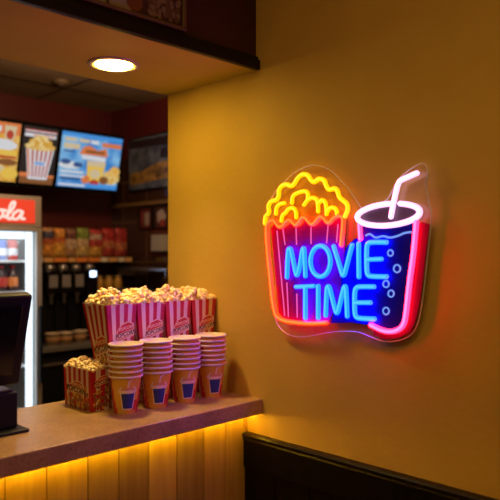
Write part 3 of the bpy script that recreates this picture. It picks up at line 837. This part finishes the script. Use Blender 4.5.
for k, (zones, lb) in enumerate(BAGS):
    a, b = x_at(ue[k], 3.99), x_at(ue[k+1], 3.99)
    o = snack_bag((b-a)*.98, random.uniform(.195,.215), .06, zones, 'bag', lb)
    o.location = ((a+b)/2, 3.99+.02, sz)
    o.rotation_euler = (0,0,random.uniform(-.06,.06))

# drink dispensers
def dispenser(x, label, lit=False):
    t = thing('drink_dispenser', label, 'drink dispenser', (x, 3.93, .978), 0, 'drink dispensers on the back counter')
    MB(M['black']).box(-.042, .042, -.06, .12, 0, .02, .004).build('base', t)
    MB(M['black']).box(-.040, .040, .02, .12, .02, .41, .006).build('body', t)
    mb = MB(M['blackgloss']); mb.box(-.042, .042, -.05, .12, .32, .47, .008)
    hd = mb.build('head', t)
    MB(mat('dispenser_panel', (.45,.45,.50), .3, .5) if not lit else glow('blue_white_lamp', (.45,.62,1.), 6)).box(-.030 if not lit else -.022, .030 if not lit else .022, -.053, -.050, .36 if not lit else .425, .44 if not lit else .462, .001, 1).build('panel', hd)
    MB(M['steel']).lathe([(0,.47),(.034,.47),(.036,.474),(.036,.495),(.030,.505),(.008,.510),(0,.515)], n=24).build('canister', t)
    MB(M['steel']).lathe([(0,.25),(.008,.25),(.012,.26),(.012,.30),(.020,.312),(.020,.32)], (0,-.018,0), 16).build('nozzle', t)
    MB(M['steel']).lathe([(0,.021),(.030,.021),(.032,.026),(.032,.028)], (0,-.022,0), 20).build('drip_tray', t)
    return t
DL = ['drink dispenser with steel canister, nearest the drinks cooler','drink dispenser with steel canister, second from the drinks cooler','drink dispenser with steel canister, left of the one with the lit panel','drink dispenser with bright blue white lit panel']
for k, u in enumerate((52,65,78,91.5)):
    dispenser(x_at(u, 3.9), DL[k], k == 3)
# raised rack with amber jars
rk = thing('counter_rack', 'dark steel rack on the back counter behind the leftmost popcorn box', 'rack', (2.545, 3.98, .978))
MB(M['darkmetal']).box(-.12, .12, -.08, .10, .325, .337, .002).build('top_board', rk)
MB(M['darkmetal']).box(-.12, .12, -.08, .10, .15, .162, .002).build('lower_board', rk)
for a in (-.11,.11):
    for b in (-.07,.09): MB(M['darkmetal']).box(a-.006, a+.006, b-.006, b+.006, 0, .325).build('leg', rk)
M['amber'] = mat('amber_jar', (.55,.30,.05), .3); jp = None
JL = ['nearest the lit dispenser','in the middle of three','nearest the side wall']
for k in range(3):
    if jp is None:
        jp = thing('syrup_jar', '', 'jar', group='amber jars on the rack')
        MB(M['amber']).lathe([(0,0),(.028,0),(.031,.006),(.031,.055),(.024,.068),(.022,.075),(0,.075)], n=20).build('body', jp)
        MB(mat('jar_lid', (.35,.22,.08), .4, .4)).lathe([(.025,.072),(.026,.086),(.022,.09),(0,.09)], n=20).build('lid', jp); o = jp
    else: o = copy_tree(jp)
    o.location = (2.545-.075+.075*k, 3.96, .978+.337); o['label'] = 'amber lidded jar on the dark rack, '+JL[k]
# things low on the back counter
M['kraft'] = mat('kraft_paper', (.42,.22,.10), .6); M['palecup'] = mat('pale_tub', (.62,.48,.36), .5)
bp = None
for k, (u, y) in enumerate(((57,3.80),(66,3.78),(76,3.80))):
    if bp is None:
        bp = thing('paper_tub', '', 'paper tub', group='paper tubs in front of the dispensers')
        MB(M['palecup']).lathe([(0,0),(.030,0),(.036,.055),(.039,.057),(.037,.060),(.034,.056),(.028,.004),(0,.004)], n=24).build('body', bp)
        MB(M['kraft']).lathe([(.0322,.014),(.0326,.014),(.0350,.040),(.0346,.040)], n=24).build('band', bp); o = bp
    else: o = copy_tree(bp)
    o.location = (x_at(u, y)+.03*(k-1), y, .978)
    o.scale = (1.25,1.25,1.3); o['label'] = 'pale paper tub with brown band on the back counter, '+['nearest the drinks cooler','between two other tubs','farthest from the drinks cooler'][k]

# ================================================================== SIDE WALL
def poster(u0, u1, z0, z1, label, cols):
    ya, yb = y_at(u0, KX-.01), y_at(u1, KX-.01)
    yc, hw = (ya+yb)/2, (ya-yb)/2
    t = thing('wall_poster', label, 'poster', (KX, yc, z0), 0, 'posters on the tiled side wall')
    h = z1-z0
    mb = MB(M['darktrim']); b = .010
    mb.box(-.014, 0, -hw, hw, 0, b); mb.box(-.014, 0, -hw, hw, h-b, h); mb.box(-.014, 0, -hw, -hw+b, b, h-b); mb.box(-.014, 0, hw-b, hw, b, h-b); mb.build('frame', t)
    mb = MB(mat('p_bg', cols[0], .5)); mb.box(-.006, 0, -hw+b, hw-b, b, h-b)
    fn = lambda a, c, hh: Vector((-.0064-hh, -a*hw, c*h))
    for k, (pl, c) in enumerate(cols[1]):
        mb.use(mat('p_ink', c, .5)); mb.poly(pl, fn, k*.0003)
    mb.build('print', t)
poster(139, 151.5, 1.735, 1.90, 'small dark red poster with pale cup, farther from the ochre wall', ((.16,.03,.03), [([(-.1,.2),(.5,.2),(.6,.75),(-.2,.75)],(.45,.36,.34)),([(-.7,.3),(-.4,.3),(-.4,.8),(-.7,.8)],(.35,.06,.06))]))
poster(153.5, 169, 1.735, 1.905, 'small dark poster with white popcorn picture, next to the ochre wall edge', ((.08,.03,.03), [([(-.5,.3),(.2,.2),(.6,.55),(.1,.85),(-.6,.7)],(.50,.42,.38)),([(-.2,.12),(.4,.12),(.3,.4),(-.3,.4)],(.35,.05,.05))]))
# dim menu board above the rail
ya, yb = y_at(128, KX-.02), y_at(173, KX-.02)
mbd = thing('wall_menu_board', 'dim dark menu board with blue grey picture on the upper side wall', 'menu board', (KX, (ya+yb)/2, 2.02))
hb = (ya-yb)/2
MB(M['blackgloss']).box(-.02, 0, -hb, hb, 0, .40, .004).build('frame', mbd)
mb = MB(noisy('board_blue', (.05,.065,.12), (.20,.23,.32), 9, .25, 3)).box(-.022, -.019, -hb+.015, hb-.015, .015, .385)
fb = lambda a, c, hh: Vector((-.0222-hh, -a*hb, c*.40))
mb.use(noisy('board_meal', (.12,.06,.03), (.55,.32,.08), 22, .3, 3)); mb.poly([(-.9,.12),(.9,.18),(.9,.50),(.2,.46),(-.3,.36),(-.9,.34)], fb, .0003)
mb.use(mat('board_dark', (.03,.02,.03), .3)); mb.poly([(-.9,.80),(.9,.76),(.9,.92),(-.9,.95)], fb, .0003); mb.poly([(.45,.55),(.9,.52),(.9,.70),(.5,.72)], fb, .0003)
mb.build('print', mbd)
ya, yb = y_at(155.5, KX-.05), y_at(167, KX-.05)
td = thing('towel_dispenser', 'pale paper towel dispenser on the tiled side wall below the posters', 'towel dispenser', (KX, (ya+yb)/2, 1.565))
hw3 = (ya-yb)/2
MB(mat('dispenser_grey', (.42,.40,.37), .35)).box(-.09, .004, -hw3, hw3, .012, .125, .003, 3).build('cover', td)
MB(M['black']).box(-.082, 0, -hw3+.006, hw3-.006, 0, .014, .002).build('slot', td)
for z, lb in ((1.46, 'upper narrow steel shelf on the tiled side wall'), (1.30, 'lower narrow steel shelf on the tiled side wall')):
    t = thing('steel_shelf', lb, 'shelf', (KX, 3.80, z), 0, 'steel shelves on the side wall')
    MB(M['steel']).box(-.16, 0, -.34, .30, -.02, 0, .003).build('board', t)
    for yy in (-.3, .26): MB(M['steel']).box(-.14, 0, yy-.008, yy+.008, -.06, -.02, .002).build('bracket', t)
dt = thing('smoke_detector', 'small pale round fitting on the kitchen ceiling', 'smoke detector', (2.09, 3.80, KZ))
MB(mat('fitting_cream', (.22,.15,.085), .5)).lathe([(.05,0),(.05,-.012),(.042,-.02),(0,-.022)], n=28).build('housing', dt)
MB(mat('fitting_dark', (.15,.11,.08), .5)).lathe([(.020,-.0215),(.018,-.028),(0,-.029)], n=20).build('sensor', dt)

# ================================================================== LIGHT
def lamp(name, kind, loc, energy, col, **k):
    d = bpy.data.lights.new(name, kind); d.energy = energy; d.color = col
    o = bpy.data.objects.new(name, d); C.objects.link(o); o.location = loc
    for a, b in k.items():
        if a == 'rot': o.rotation_euler = b
        else: setattr(d, a, b)
    return o
WARM = (1.,.60,.13)
lamp('downlight_lamp', 'SPOT', (1.232,1.885,ZS-.016), 36, (1.,.68,.28), spot_size=radians(96), spot_blend=.9, shadow_soft_size=.06)
# unseen warm area lamps added as ambient light for the front room
lamp('room_fill', 'AREA', (.55,.25,2.85), 7, WARM, size=.6)
lamp('room_fill.001', 'AREA', (-.6,1.2,2.85), 13, (1.,.60,.20), size=.6)
# unseen point lamp added behind the soffit to brighten the kitchen
lamp('kitchen_fill', 'POINT', (1.75,2.6,2.45), 30, (1.,.64,.32), shadow_soft_size=.12)
lamp('cooler_lamp', 'AREA', (1.48,3.64,1.66), 2.4, (.85,.94,1.), size=.5, rot=(radians(35),0,0))
w = bpy.data.worlds.new('World'); scn.world = w; w.use_nodes = True
w.node_tree.nodes['Background'].inputs[0].default_value = (1.,.62,.30,1); w.node_tree.nodes['Background'].inputs[1].default_value = .03

# ================================================================== CAMERA
cd = bpy.data.cameras.new('camera'); cam = bpy.data.objects.new('camera', cd); C.objects.link(cam)
cam.location = (0,0,EYE); cam.rotation_euler = (pi/2, 0, -pi/4)
cd.sensor_width = 36; cd.sensor_fit = 'HORIZONTAL'; cd.lens = 36*F/500; cd.shift_y = -(HOR-250)/500*-1
cd.dof.use_dof = True; cd.dof.focus_distance = 2.12; cd.dof.aperture_fstop = 2.2; cd.clip_start = .02
scn.camera = cam
vs = scn.view_settings
vs.view_transform = 'Standard'; vs.look = 'None'; vs.exposure = 0; vs.gamma = 1; vs.use_curve_mapping = False
